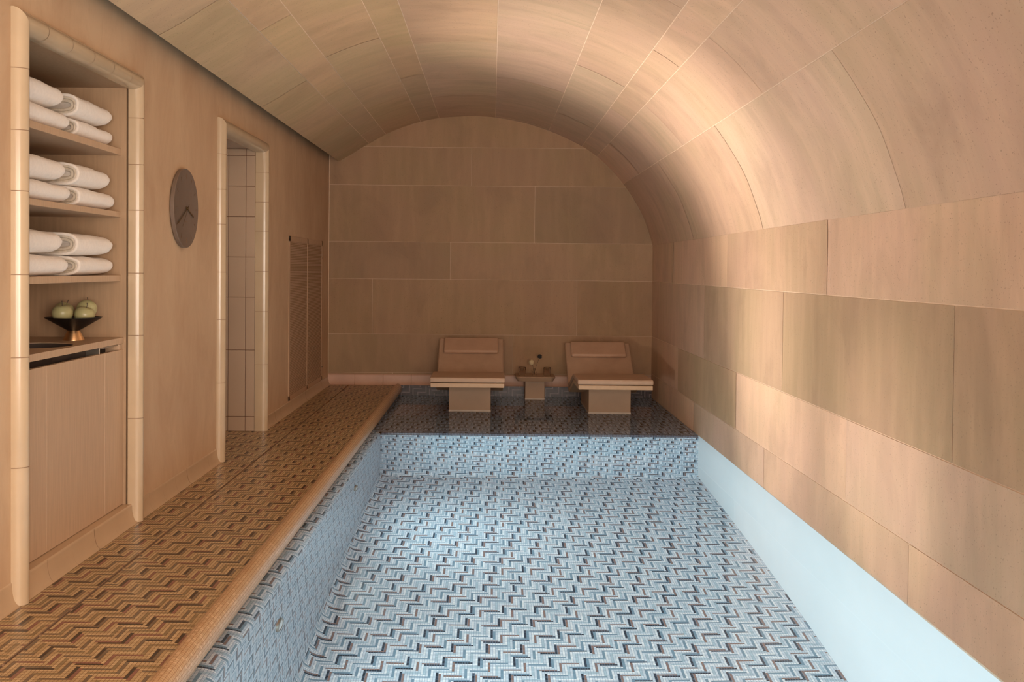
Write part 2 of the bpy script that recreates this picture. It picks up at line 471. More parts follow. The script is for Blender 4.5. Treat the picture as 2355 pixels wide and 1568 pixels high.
# right wall (profile goes up; inward normal is -X)
wr = [(XR, ZW - .02), (XR, 0.141), (XR, 0.522), (XR, 1.087), (XR, 1.40), (1.6405, 1.455)]
def alen(prof, z):
    L = 0
    for p, q in zip(prof, prof[1:]):
        if q[1] >= z: return L + math.dist(p, q) * (z - p[1]) / (q[1] - p[1])
        L += math.dist(p, q)
    return L
S = 2.08
def js(first): return [first + S * k for k in range(-6, 5)]
rows = [0, alen(wr, .141), alen(wr, .522), alen(wr, 1.087), sum(math.dist(a, b) for a, b in zip(wr, wr[1:]))]
tn = {(2, 3): .80, (2, 2): .78, (2, 4): .84, (1, 4): .80, (3, 4): .86}
clad('wall_right', wr, rows, [js(5.96), js(6.66), js(5.61), js(4.88)], M_stone, YF, YB, ident, M_joint, seed=4, tones={(2, 2): (.76, .755, .69), (2, 3): (.70, .695, .63), (2, 4): (.78, .775, .71), (1, 5): (.76, .76, .68), (1, 4): 1.06, (3, 4): .86, (3, 3): 1.04, (2, 5): .92})

# vault: measured section of the end wall, right springing up and over to the free left edge
vp = [(1.6405, 1.455), (1.630, 1.500), (1.6155, 1.5455), (1.580, 1.647), (1.532, 1.770), (1.474, 1.875), (1.366, 2.040), (1.235, 2.197), (1.0985, 2.328), (.9234, 2.450), (.688, 2.5686), (.4837, 2.6415), (.2944, 2.6964), (.0209, 2.744), (-.2395, 2.757), (-.5563, 2.7335), (-.7443, 2.694), (-.925, 2.636), (-1.0977, 2.563), (-1.2707, 2.467), (-1.361, 2.4136), (-1.4663, 2.345), (-1.579, 2.283)]
def catmull(P, n=4):
    out = []
    for i in range(len(P) - 1):
        p0, p1, p2, p3 = P[max(0, i - 1)], P[i], P[i + 1], P[min(len(P) - 1, i + 2)]
        for k in range(n):
            t = k / n
            out.append(tuple(.5 * ((2 * b) + (-a + c) * t + (2 * a - 5 * b + 4 * c - d) * t * t + (-a + 3 * b - 3 * c + d) * t ** 3) for a, b, c, d in zip(p0, p1, p2, p3)))
    out.append(P[-1]); return out
vpf = catmull(vp)
vs = [0.0]
for p, q in zip(vpf, vpf[1:]): vs.append(vs[-1] + math.dist(p, q))
def s_at_x(x):
    for i in range(len(vpf) - 1):
        if vpf[i][0] >= x >= vpf[i + 1][0]:
            return vs[i] + (vs[i + 1] - vs[i]) * (vpf[i][0] - x) / (vpf[i][0] - vpf[i + 1][0])
vrows = [0] + [s_at_x(x) for x in (1.335, 1.06, .905, .565, .02, -.556, -.744, -1.098, -1.27)] + [vs[-1]]
vj = [js(3.96), js(4.95), js(5.71), js(6.9), js(8.02), js(6.86), js(7.9), js(6.5), js(5.4), js(4.7)]
clad('ceiling', vpf, vrows, vj, M_stone, YF, YB, ident, M_joint, seed=11, tint=lambda r: (.98, 1.0, .86) if r >= 6 else ((.97, .98, .92) if r == 5 else (1, 1, 1)))
# thickness of the vault at its free edge, and the hidden upper side
vb = [(-1.579, 2.283), (-1.60, 2.32), (-1.60, 2.42), (-1.45, 2.50)]
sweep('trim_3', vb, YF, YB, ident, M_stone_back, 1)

# end wall (slabs), profile along X at fixed Y: map (x, z, along)
def endwall():
    zr = [(-.02), .125, .522, 1.087, 1.467, 2.045, 2.435, 2.86]
    xj = [[-1.01, 1.07], [.22], [-1.225, .87], [-.43], [.43], [-.22], []]
    xj = [[-1.01, 1.07], [.22], [-1.225, .87], [-.43], [.43], [-.22], []]
    prof = [(XL, z) for z in zr]
    rows = [z - zr[0] for z in zr]
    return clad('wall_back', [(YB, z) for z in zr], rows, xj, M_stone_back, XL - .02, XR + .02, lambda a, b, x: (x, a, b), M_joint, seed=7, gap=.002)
endwall()

# front end of the room, behind the camera
bm = bmesh.new(); box(bm, XL - .1, XR + .1, YF - .12, YF, -1.7, 3.0)
o = mk('wall_front', bm, M_plaster); o['kind'] = 'structure'

# left wall with niche and doorway
NY0, NY1, NZ = 3.527, 4.626, 2.0
DY0, DY1, DZ = 6.122, 7.228, 2.05
bm = bmesh.new()
T = .10
for y0, y1, z0, z1 in ((YF, NY0 - .022, 0, 2.9), (NY0 - .022, NY1 + .022, NZ + .045, 2.9), (NY1 + .022, DY0 - .01, 0, 2.9), (DY0 - .01, DY1 + .012, DZ, 2.9), (DY1 + .012, YB, 0, 2.9)):
    box(bm, XL - T, XL, y0, y1, z0, z1)
o = mk('wall_left', bm, M_plaster); o['kind'] = 'structure'
bm = bmesh.new(); box(bm, XL - .1, -1.40, YF, YB, 2.84, 2.9)
o = mk('ceiling_recess', bm, M_plaster); o['kind'] = 'structure'

# niche lining
bm = bmesh.new()
NX = -2.17
box(bm, NX - .02, NX, NY0 - .02, NY1 + .02, .0, NZ + .05)
box(bm, NX, XL - .025, NY1, NY1 + .02, .0, NZ + .05)
box(bm, NX, XL - .025, NY0 - .02, NY0, .0, NZ + .05)
box(bm, NX, XL - .025, NY0, NY1, NZ + .02, NZ + .04)
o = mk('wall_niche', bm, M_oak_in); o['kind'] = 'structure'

# passage behind the doorway
bm = bmesh.new()
box(bm, -3.2, XL - .045, DY1 + .008, DY1 + .03, 0, 2.3)
o = mk('wall_passage', bm, M_grout_br); o['kind'] = 'structure'
bm = bmesh.new()
zj = [0.0, .107, .592, .978, 1.268, 1.561, 1.782, 2.002, 2.053]
xj = [-1.722] + [-1.790 - .126 * k for k in range(11)]
for a, b in zip(xj[1:], xj):
    for c, d in zip(zj, zj[1:]):
        box(bm, a + .002, b - .002, DY1 + .002, DY1 + .012, c + .002, d - .002)
o = mk('wall_passage_tiles', bm, M_tile, bevel=.0015); o['kind'] = 'structure'
bm = bmesh.new()
box(bm, -3.2, XL - .1, DY0 - .12, DY0 - .02, 0, 2.3)
box(bm, -3.3, -3.2, DY0 - .12, DY1 + .05, 0, 2.3)
o = mk('wall_passage_side', bm, M_tile); o['kind'] = 'structure'
bm = bmesh.new()
for k in range(6): box(bm, -3.2, XL - .03, DY0 - .1 + k * .23, DY0 - .1 + (k + 1) * .23 - .004, 2.053, 2.07)
box(bm, -3.2, XL - .03, DY0 - .1, DY1 + .05, 2.06, 2.12)
o = mk('ceiling_passage', bm, M_tile); o['kind'] = 'structure'

# glazed bullnose surrounds of niche and doorway
TPB = [(0, -.003), (0, .010), (.003, .022), (.009, .033), (.018, .042), (.030, .047), (.041, .046), (.050, .040), (.056, .030), (.0595, .016), (.0605, 0), (.0605, -.016)]
def surround(name, Y0, Y1, Z1, zb, jz, jy, ret=0):
    TP = TPB + ([(.0605, -.016 - ret)] if ret else [])
    for pas, (mat, sh) in enumerate(((M_glaze, 0), (M_groove, .0016))):
        bm = bmesh.new()
        def strip(fa, fb):
            Q = TP if not pas else [(.03 + (a - .03) * .95, b) for a, b in TP]
            A = [bm.verts.new(fa(a, b)) for a, b in Q]; B = [bm.verts.new(fb(a, b)) for a, b in Q]
            for i in range(len(TP) - 1): bm.faces.new((A[i], A[i + 1], B[i + 1], B[i]))
        g = .0016 if pas == 0 else 0
        X = lambda b: XL + b - sh
        zs = [zb] + sorted(jz) + [None]
        if pas: zs = [zb, None]
        for side in (0, 1):
            Yf = (lambda a: Y0 + a) if side == 0 else (lambda a: Y1 - a)
            for z0, z1 in zip(zs, zs[1:]):
                strip(lambda a, b: (X(b), Yf(a), z0 + g), lambda a, b: (X(b), Yf(a), (z1 - g) if z1 is not None else Z1 - a * 1.3))
        ys = [None] + sorted(jy) + [None]
        if pas: ys = [None, None]
        for i, (y0, y1) in enumerate(zip(ys, ys[1:])):
            strip(lambda a, b: (X(b), (y0 + g) if y0 is not None else Y0 + a + (.001 if not pas else 0), Z1 - a * 1.3), lambda a, b: (X(b), (y1 - g) if y1 is not None else Y1 - a - (.001 if not pas else 0), Z1 - a * 1.3))
        bmesh.ops.recalc_face_normals(bm, faces=bm.faces)
        o = mk(name if pas == 0 else name + '_bed', bm, mat, smooth=True)
        o['kind'] = 'structure'
JZ = [.487, .874, 1.164, 1.456, 1.668, 1.883]
surround('trim_4', 3.465, 4.687, 2.094, 0, JZ, [3.66, 3.87, 4.08, 4.29, 4.50])
surround('trim_5', 6.06, 7.29, 2.105, 0, JZ, [6.28, 6.50, 6.72, 6.94, 7.12], .03)

# cove skirting tiles along the left wall and the end wall
def skirting(name, y0s, mat, length=.205, joint=None):
    bm = bmesh.new(); bg = bmesh.new()
    h, w = .086, .030
    P = [(-.004, h), (.004, h - .001)] + [(w - (w - .004) * math.cos(math.radians(a)), (h - .006) * (1 - math.sin(math.radians(a)))) for a in range(0, 91, 10)]
    P = [(0.0, h), (.004, h - .003)] + [(.004 + (w - .004) * (1 - math.cos(math.radians(a))), (h - .006) * (1 - math.sin(math.radians(a))) + .003) for a in range(5, 91, 8)] + [(w, 0)]
    for a, b in y0s:
        n = max(1, round((b - a) / length))
        for k in range(n):
            y0 = a + (b - a) * k / n + .0008; y1 = a + (b - a) * (k + 1) / n - .0008
            off = random.Random(k * 7 + int(a * 10)).uniform(-.0006, .0006)
            A = [bm.verts.new((XL + p + off, y0, z)) for p, z in P]; B = [bm.verts.new((XL + p + off, y1, z)) for p, z in P]
            for i in range(len(P) - 1): bm.faces.new((A[i], B[i], B[i + 1], A[i + 1]))
        A = [bg.verts.new((XL + p - .0015, a, z)) for p, z in P]; B = [bg.verts.new((XL + p - .0015, b, z)) for p, z in P]
        for i in range(len(P) - 1): bg.faces.new((A[i], B[i], B[i + 1], A[i + 1]))
    o = mk(name, bm, mat, smooth=True); o['kind'] = 'structure'
    o = mk(name + '_bed', bg, M_groove, smooth=True); o['kind'] = 'structure'
skirting('baseboard_left', [(YF, 3.47), (3.52, 4.63), (4.66, 6.065), (7.26, YB)], M_skirt)
bm = bmesh.new(); box(bm, XL - .06, XL + .002, NY0, NY1, .04, .086)
o = mk('baseboard_niche', bm, M_skirt, bevel=.003); o['kind'] = 'structure'
bm = bmesh.new(); bg = bmesh.new()
P = [(0, .112), (.004, .110)] + [(.004 + .029 * (1 - math.cos(math.radians(a))), .106 * (1 - math.sin(math.radians(a)))) for a in range(8, 91, 8)] + [(.034, -.006)]
k = 0
x = XL - .04
for i in range(12):
    x0 = -1.681 + .289 * i - .006; x1 = x0 + .289
    x1 = min(x1, XR)
    A = [bm.verts.new((x0 + .003, YB - p, z)) for p, z in P]; B = [bm.verts.new((x1 - .003, YB - p, z)) for p, z in P]
    for j in range(len(P) - 1): bm.faces.new((A[j], A[j + 1], B[j + 1], B[j]))
A = [bg.verts.new((XL, YB - p + .0015, z)) for p, z in P]; B = [bg.verts.new((XR, YB - p + .0015, z)) for p, z in P]
for j in range(len(P) - 1): bg.faces.new((A[j], A[j + 1], B[j + 1], B[j]))
o = mk('baseboard_back', bm, M_skirt_b, smooth=True); o['kind'] = 'structure'
o = mk('baseboard_back_bed', bg, M_groove, smooth=True); o['kind'] = 'structure'
# corner bead between plaster and end wall
bm = bmesh.new(); box(bm, XL, XL + .004, YB - .006, YB - .002, .09, 2.5)
o = mk('trim_6', bm, M_joint); o['kind'] = 'structure'

# ------------------------------------------------------------------ water
me = bpy.data.meshes.new('pool_water')
me.from_pydata([(-0.975, YF, ZW), (XR - .0005, YF, ZW), (XR - .0005, YBB, ZW), (-0.975, YBB, ZW)], [], [(0, 1, 2, 3)])
o = link('pool_water', me, M_water)
tag(o, 'still clear water filling the mosaic pool and the shallow lounger shelf', 'water', kind='stuff')

# ------------------------------------------------------------------ floor drain
t = empty('floor_drain', (-1.453, 6.0, 0))
tag(t, 'long narrow dark slot drain running along the brown mosaic deck', 'drain')
bm = bmesh.new(); box(bm, -.012, .012, -8.0, 3.83, -.03, -.022)
mk('channel', bm, M_dark, t)
for a, b in ((-8.0, -2.0), (-2.0, 2.77), (2.92, 3.83)):
    bm = bmesh.new(); 
    for s in (-1, 1): box(bm, s * .0052 - .0008, s * .0052 + .0008, a, b, -.028, .0008)
    y = a + .12
    while y < b:
        box(bm, -.0045, .0045, y, y + .007, -.006, .0003); y += .242
    mk('edge_strip', bm, M_groove, t)
for a, b in ((2.77, 2.92), (3.83, 4.17)):
    bm = bmesh.new(); box(bm, -.0055, .0055, a, b, -.02, .0005)
    mk('cover_tile', bm, M_cope, t)

# ------------------------------------------------------------------ pool lamps
for i, (x, y) in enumerate(POOL_LAMPS):
    if y < 3: continue
    t = empty('pool_lamp', (XP, y, -.62))
    tag(t, 'small round underwater lamp in the left pool wall, ' + ('nearer the camera' if i == 2 else 'nearer the lounger shelf'), 'lamp', 'underwater lamps in the left pool wall')
    bm = bmesh.new(); lathe(bm, [(.055, 0), (.055, .008), (.048, .012), (.044, .012), (.044, .004), (0, .004)], 32, axis='X')
    mk('ring', bm, M_steel, t, smooth=True)
    bm = bmesh.new(); lathe(bm, [(.044, .006), (.035, .010), (.02, .013), (0, .014)], 24, axis='X')
    mk('lens', bm, M_pale, t, smooth=True)

# ------------------------------------------------------------------ loungers
def offset_path(T, d):
    out = []
    for i, p in enumerate(T):
        ns = []
        if i > 0: a, b = T[i - 1], T[i]; L = math.dist(a, b); ns.append(((b[1] - a[1]) / L, -(b[0] - a[0]) / L))
        if i < len(T) - 1: a, b = T[i], T[i + 1]; L = math.dist(a, b); ns.append(((b[1] - a[1]) / L, -(b[0] - a[0]) / L))
        n = (sum(q[0] for q in ns), sum(q[1] for q in ns)); L = math.hypot(*n); n = (n[0] / L, n[1] / L)
        c = sum(n[0] * q[0] + n[1] * q[1] for q in ns) / len(ns)
        out.append((p[0] + n[0] * d / c, p[1] + n[1] * d / c))
    return out
def slab(bm, T, d0, d1, w):
    A = offset_path(T, d0); B = offset_path(T, d1)
    n = len(T)
    V = [[bm.verts.new((s * w / 2, p[0], p[1])) for p in A] + [bm.verts.new((s * w / 2, p[0], p[1])) for p in B] for s in (-1, 1)]
    for i in range(n - 1):
        bm.faces.new((V[0][i], V[1][i], V[1][i + 1], V[0][i + 1]))
        bm.faces.new((V[0][n + i], V[0][n + i + 1], V[1][n + i + 1], V[1][n + i]))
        for s in (0, 1):
            f = (V[s][i], V[s][i + 1], V[s][n + i + 1], V[s][n + i]); bm.faces.new(f if s == 0 else f[::-1])
    for i in (0, n - 1):
        f = (V[0][i], V[0][n + i], V[1][n + i], V[1][i]); bm.faces.new(f if i == 0 else f[::-1])
    bmesh.ops.recalc_face_normals(bm, faces=bm.faces)
def lounger(x, y, top, label, pw=.01):
    t = empty('heated_lounger', (x, y, ZS))
    tag(t, label, 'lounger', 'heated loungers on the pool shelf')
    z = -ZS
    T = [(0, .267 + z), (.48, .267 + z), (.54, .262 + z), (1.00, .125 + z), (1.05, .118 + z), (1.09, .135 + z), (1.55, top + z)]
    bm = bmesh.new(); slab(bm, T, 0, .044, .645)
    mk('cushion', bm, M_cush, t, bevel=.013, segs=4, autosmooth=40)
    T2 = [(T[0][0] + .004, T[0][1])] + T[1:]
    bm = bmesh.new(); slab(bm, T2, .049, .086, .632)
    mk('base_board', bm, M_board, t, bevel=.004, segs=2)
    # pillow lying on the upper backrest
    dx, dz = T[-1][0] - T[-2][0], T[-1][1] - T[-2][1]; L = math.hypot(dx, dz); ux, uz = dx / L, dz / L; nx, nz = -uz, ux
    bm = bmesh.new()
    c0 = L - .132
    V = box(bm, -.272, .272, -.105, .105, .002, .042)
    for v in V:
        y_, z_ = v.co.y, v.co.z
        v.co = Vector((v.co.x, T[-2][0] + ux * (c0 + y_) + nx * z_, T[-2][1] + uz * (c0 + y_) + nz * z_))
    bmesh.ops.recalc_face_normals(bm, faces=bm.faces)
    p = mk('pillow', bm, M_pillow, t, bevel=.019, segs=5, autosmooth=50)
    # straps over the head end
    for s in (-.13, .13):
        bm = bmesh.new()
        e = L + .0
        box(bm, s - .012, s + .012, T[-1][0] - .012, T[-1][0] + .004, T[-1][1] - .006, T[-1][1] + .004)
        mk('strap', bm, M_pillow, p, bevel=.001)
    # pedestal with its top cut to the underside
    U = offset_path(T, .084)
    def under(yy):
        for a, b in zip(U, U[1:]):
            if a[0] <= yy <= b[0]: return a[1] + (b[1] - a[1]) * (yy - a[0]) / (b[0] - a[0])
    y0, y1 = .545, 1.30
    ys = [y0, .8] + [u[0] for u in U if .8 < u[0] < y1] + [y1]
    bm = bmesh.new()
    side = [(y0, .012)] + [(yy, under(yy)) for yy in ys] + [(y1, .012)]
    V = [[bm.verts.new((pw + s * .19, a, b)) for a, b in side] for s in (-1, 1)]
    bm.faces.new(V[0]); bm.faces.new(V[1][::-1])
    for i in range(len(side)):
        j = (i + 1) % len(side); bm.faces.new((V[0][i], V[1][i], V[1][j], V[0][j]))
    bmesh.ops.recalc_face_normals(bm, faces=bm.faces)
    mk('pedestal', bm, M_ped, t, bevel=.004)
    bm = bmesh.new(); box(bm, pw - .192, pw + .192, y0 - .003, y1 + .003, 0, .04)
    mk('plinth', bm, M_plinth, t, bevel=.002)
    return t
lounger(-.203, 8.50, .497, 'tan padded lounger on a pedestal in the shallow water, the left one beside the deck')
lounger(1.058, 8.43, .470, 'tan padded lounger on a pedestal in the shallow water, beside the curved right wall', .015)

# ------------------------------------------------------------------ side table, glasses and flowers
SX, SY = .438, 9.97
t = empty('side_table', (SX, SY, ZS))
tag(t, 'small brown pedestal side table standing in the water between the loungers', 'table')
z = -ZS
bm = bmesh.new()
zt = .138 + z
def rr(w, d, r, n=5):
    return [(sx * (w / 2 - r) + r * math.cos(a), sy * (d / 2 - r) + r * math.sin(a)) for sx, sy, a0 in ((1, 1, 0), (-1, 1, 90), (-1, -1, 180), (1, -1, 270)) for a in [math.radians(a0 + 90 * k / n) for k in range(n + 1)]]
lv = [(.392, .36, .05, zt), (.396, .364, .052, zt - .006), (.388, .356, .05, zt - .016), (.352, .32, .04, zt - .045)]
R = [[bm.verts.new((x, y, h)) for x, y in rr(w, d, r)] for w, d, r, h in lv]
bm.faces.new(R[0]); bm.faces.new(R[-1][::-1])
for a, b in zip(R, R[1:]):
    for k in range(len(a)): bm.faces.new((a[k], b[k], b[(k + 1) % len(a)], a[(k + 1) % len(a)]))
mk('table_top', bm, M_ped, t, autosmooth=35)
bm = bmesh.new(); box(bm, -.097, .097, -.045, .15, 0.01, zt - .045)
mk('pedestal', bm, M_ped, t, bevel=.003)
bm = bmesh.new(); box(bm, -.099, .099, -.047, .152, 0, .038)
mk('plinth', bm, M_plinth, t, bevel=.002)

def tumbler(x, y, label):
    bm = bmesh.new()
    n = 28
    prof = [(0, .004), (.026, .004), (.029, .012), (.031, .085), (.0335, .088), (.0355, .085), (.034, .012), (.031, 0), (0, 0)]
    rings = []
    for i, (r, h) in enumerate(prof):
        if r == 0: rings.append([bm.verts.new((0, 0, h))]); continue
        ring = []
        for k in range(n):
            a = 2 * math.pi * k / n
            rr_ = r + (.0018 if (k % 2 and i in (5, 6)) else 0)
            ring.append(bm.verts.new((rr_ * math.cos(a), rr_ * math.sin(a), h)))
        rings.append(ring)
    for a, b in zip(rings, rings[1:]):
        for k in range(n):
            k2 = (k + 1) % n
            if len(a) == 1: bm.faces.new((a[0], b[k], b[k2]))
            elif len(b) == 1: bm.faces.new((a[k], a[k2], b[0]))
            else: bm.faces.new((a[k], a[k2], b[k2], b[k]))
    bmesh.ops.recalc_face_normals(bm, faces=bm.faces)
    o = mk('glass_tumbler', bm, M_glass, loc=(x, y, .138), autosmooth=40)
    tag(o, label, 'glass', 'cut glass tumblers on the side table')
tumbler(SX - .130, SY - .08, 'ribbed clear glass tumbler on the side table, left of the flower vase')
tumbler(SX + .118, SY - .09, 'ribbed clear glass tumbler on the side table, right of the flower vase')
VX, VY = SX - .008, SY - .03
bm = bmesh.new(); lathe(bm, [(0, .004), (.018, .004), (.021, .012), (.021, .035), (.010, .048), (.010, .064), (.013, .066), (.0135, .064), (.0125, .049), (.0235, .036), (.0235, .003), (.020, 0), (0, 0)], 24)
bmesh.ops.recalc_face_normals(bm, faces=bm.faces)
tag(mk('bud_vase', bm, M_glass, loc=(VX, VY, .138), autosmooth=50), 'tiny clear glass bud vase between two tumblers on the side table', 'vase')
def flower(dx, dz, r, mat, label, spikes):
    t = empty('globe_flower', (VX, VY, .146))
    tag(t, label, 'flower', 'globe flowers in the bud vase')
    bm = bmesh.new(); tube(bm, [(0, 0, 0), (dx * .12, .002, .05), (dx * .55, .004, .05 + (dz - .05) * .5), (dx, 0, dz)], .0016, 6)
    mk('stem', bm, M_stem, t, smooth=True)
    bm = bmesh.new(); bmesh.ops.create_icosphere(bm, subdivisions=3, radius=r)
    rd = random.Random(5)
    for v in bm.verts: v.co *= rd.uniform(1 - spikes, 1 + spikes * .4)
    bmesh.ops.translate(bm, verts=bm.verts, vec=(dx, 0, dz))
    mk('flower_head', bm, mat, t, smooth=False)
flower(-.028, .122, .029, M_flower, 'pale cream round flower head leaning left in the bud vase', .08)
flower(.055, .182, .022, M_flower_d, 'dark round seed head on a tall stem leaning right in the bud vase', .30)

# ------------------------------------------------------------------ wall clock
CY, CZ = 5.372, 1.510
t = empty('wall_clock', (XL, CY, CZ))
tag(t, 'round taupe wall clock with brass hands on the left plaster wall', 'clock')
bm = bmesh.new(); lathe(bm, [(0, .001), (.200, .001), (.2125, .006), (.2125, .023), (.2105, .0255), (.2085, .0255), (.206, .0245), (0, .0245)], 96, axis='X')
bmesh.ops.recalc_face_normals(bm, faces=bm.faces)
mk('clock_body', bm, M_clock, t, autosmooth=30)
def hand(name, ang, r0, r1, w, x, mat):
    a = math.radians(ang); d = (math.sin(a), math.cos(a)); s = (math.cos(a), -math.sin(a))
    bm = bmesh.new()
    V = []
    for xx in (x, x + .0012):
        for r, k in ((r0, 1), (r1, 1), (r1, -1), (r0, -1)):
            V.append(bm.verts.new((xx, d[0] * r + s[0] * w * k, d[1] * r + s[1] * w * k)))
    for f in ((0, 1, 2, 3), (7, 6, 5, 4), (0, 4, 5, 1), (1, 5, 6, 2), (2, 6, 7, 3), (3, 7, 4, 0)): bm.faces.new([V[i] for i in f])
    bmesh.ops.recalc_face_normals(bm, faces=bm.faces)
    mk(name, bm, mat, t)
hand('hour_hand', 110, -.02, .125, .0042, .028, M_clockh)
hand('minute_hand', 241, -.02, .178, .0032, .0305, M_clockh)
hand('second_hand', 222, -.03, .135, .0012, .033, M_clockh)
bm = bmesh.new(); lathe(bm, [(.007, .0245), (.007, .036), (0, .036)], 16, axis='X'); mk('hub', bm, M_clockh, t, smooth=False)
for k in range(12): hand('hour_marker', 30 * k, .158, .186, .0014 if k % 3 else .0018, .0245, M_clockm)
bm = bmesh.new(); box(bm, .0245, .0250, -.012, .012, -.075, -.071); mk('dial_mark', bm, M_clockm, t)

# ------------------------------------------------------------------ ventilation grille
t = empty('ventilation_grille', (XL, 8.995, .09))
tag(t, 'tall narrow slatted ventilation grille set low in the left wall by the corner', 'grille')
gy0, gy1, gz0, gz1, gm = 8.192, 9.800, .002, 1.366, 9.015
O = 8.995
bm = bmesh.new()
for a, b, c, d in ((gy0, gy0 + .045, gz0, gz1), (gy1 - .035, gy1, gz0, gz1), (gy0, gy1, gz1 - .045, gz1), (gy0, gy1, gz0, gz0 + .04), (gm - .014, gm + .014, gz0, gz1)):
    box(bm, .0005, .006, a - O, b - O, c, d)
mk('frame', bm, M_grille, t, bevel=.0012)
for a, b in ((gy0 + .045, gm - .014), (gm + .014, gy1 - .035)):
    bm = bmesh.new(); z = gz0 + .045
    while z < gz1 - .05:
        v = box(bm, -.004, .0045, a - O, b - O, z, z + .0075); z += .0136
    g = mk('slat_panel', bm, M_grille, t)
    bm = bmesh.new(); box(bm, .0003, .0007, a - O, b - O, gz0 + .03, gz1 - .03)
    mk('recess', bm, M_recess, g)
for zz in (.13, 1.20):
    bm = bmesh.new(); lathe(bm, [(.006, .006), (.006, .011), (0, .011)], 12, cy=gy1 - .01 - O, cz=zz, axis='X'); mk('catch', bm, M_dark, t)

# ------------------------------------------------------------------ niche joinery
XS = -1.725
for z0, z1, lab in ((1.709, 1.738, 'top'), (1.422, 1.447, 'middle'), (1.127, 1.154, 'lowest')):
    bm = bmesh.new(); box(bm, NX, XS, NY0, NY1, z0, z1)
    tag(mk('towel_shelf', bm, M_oak, bevel=.0015), lab + ' pale oak shelf of the wall niche holding white towels', 'shelf', 'oak shelves in the wall niche')
ZC = .865
# worktop with round basin cut out
bm = bmesh.new()
bx, by, br = -1.893, 4.115, .150
X0, X1 = NX + .001, -1.711
N = 48
outer = []
for k in range(N):
    a = 2 * math.pi * k / N; c, s = math.cos(a), math.sin(a)
    tx = ((X1 - bx) if c > 0 else (X0 - bx)) / c if abs(c) > 1e-6 else 1e9
    ty = ((NY1 - by) if s > 0 else (NY0 - by)) / s if abs(s) > 1e-6 else 1e9
    tt = min(tx, ty) - .0005; outer.append((bx + c * tt, by + s * tt))
# snap nearest to corners
for cxx, cyy in ((X0, NY0 + .0005), (X0, NY1 - .0005), (X1, NY0 + .0005), (X1, NY1 - .0005)):
    i = min(range(N), key=lambda i: math.dist(outer[i], (cxx, cyy))); outer[i] = (cxx, cyy)
inner = [(bx + br * math.cos(2 * math.pi * k / N), by + br * math.sin(2 * math.pi * k / N)) for k in range(N)]
V = {}
for nm, pts, zz in (('ot', outer, ZC), ('it', inner, ZC), ('ib', inner, ZC - .027), ('ob', outer, ZC - .027)):
    V[nm] = [bm.verts.new((x, y, zz)) for x, y in pts]
for k in range(N):
    j = (k + 1) % N
    for a, b in (('ot', 'it'), ('it', 'ib'), ('ib', 'ob'), ('ob', 'ot')): bm.faces.new((V[a][k], V[a][j], V[b][j], V[b][k]))
bmesh.ops.recalc_face_normals(bm, faces=bm.faces)
tag(mk('countertop', bm, M_oak), 'pale oak worktop with a round basin cut-out below the towel shelves', 'worktop')
bm = bmesh.new(); lathe(bm, [(br - .001, -.002), (br - .003, -.03), (br - .02, -.075), (br - .07, -.10), (.02, -.105), (0, -.106)], 48)
bmesh.ops.recalc_face_normals(bm, faces=bm.faces)
for f in bm.faces: f.normal_flip()
b_ = mk('wash_basin', bm, M_dark, loc=(bx, by, ZC), smooth=True)
tag(b_, 'round dark basin sunk in the oak worktop beside the fruit bowl', 'basin')
# cabinet
t = empty('base_cabinet', (-1.95, 4.115, .086))
tag(t, 'pale oak cabinet with flush fronts under the worktop in the niche', 'cabinet')
def cb(name, x0, x1, y0, y1, z0, z1, mat, par=None, bev=.001):
    bm = bmesh.new(); box(bm, x0 + 1.95, x1 + 1.95, y0 - 4.115, y1 - 4.115, z0 - .086, z1 - .086)
    return mk(name, bm, mat, par or t, bevel=bev)
XD = -1.713
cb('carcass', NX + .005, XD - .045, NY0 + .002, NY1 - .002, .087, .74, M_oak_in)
for a, b in ((NY0 + .001, 3.826), (3.8275, 4.408), (4.4095, NY1 - .001)):
    cb('front_panel', XD - .02, XD, a, b, .088, .809, M_oak)
cb('channel_back', XD - .075, XD - .07, NY0 + .002, NY1 - .002, .79, .834, M_dark)
for a in (3.66, 4.365):
    cb('channel_divider', XD - .07, XD - .008, a, a + .006, .79, .835, M_steel)
cb('channel_rail', XD - .03, XD - .012, 4.38, NY1 - .03, .828, .835, M_steel)
cb('channel_end', XD - .07, XD - .006, NY1 - .035, NY1 - .002, .79, .835, M_oak)

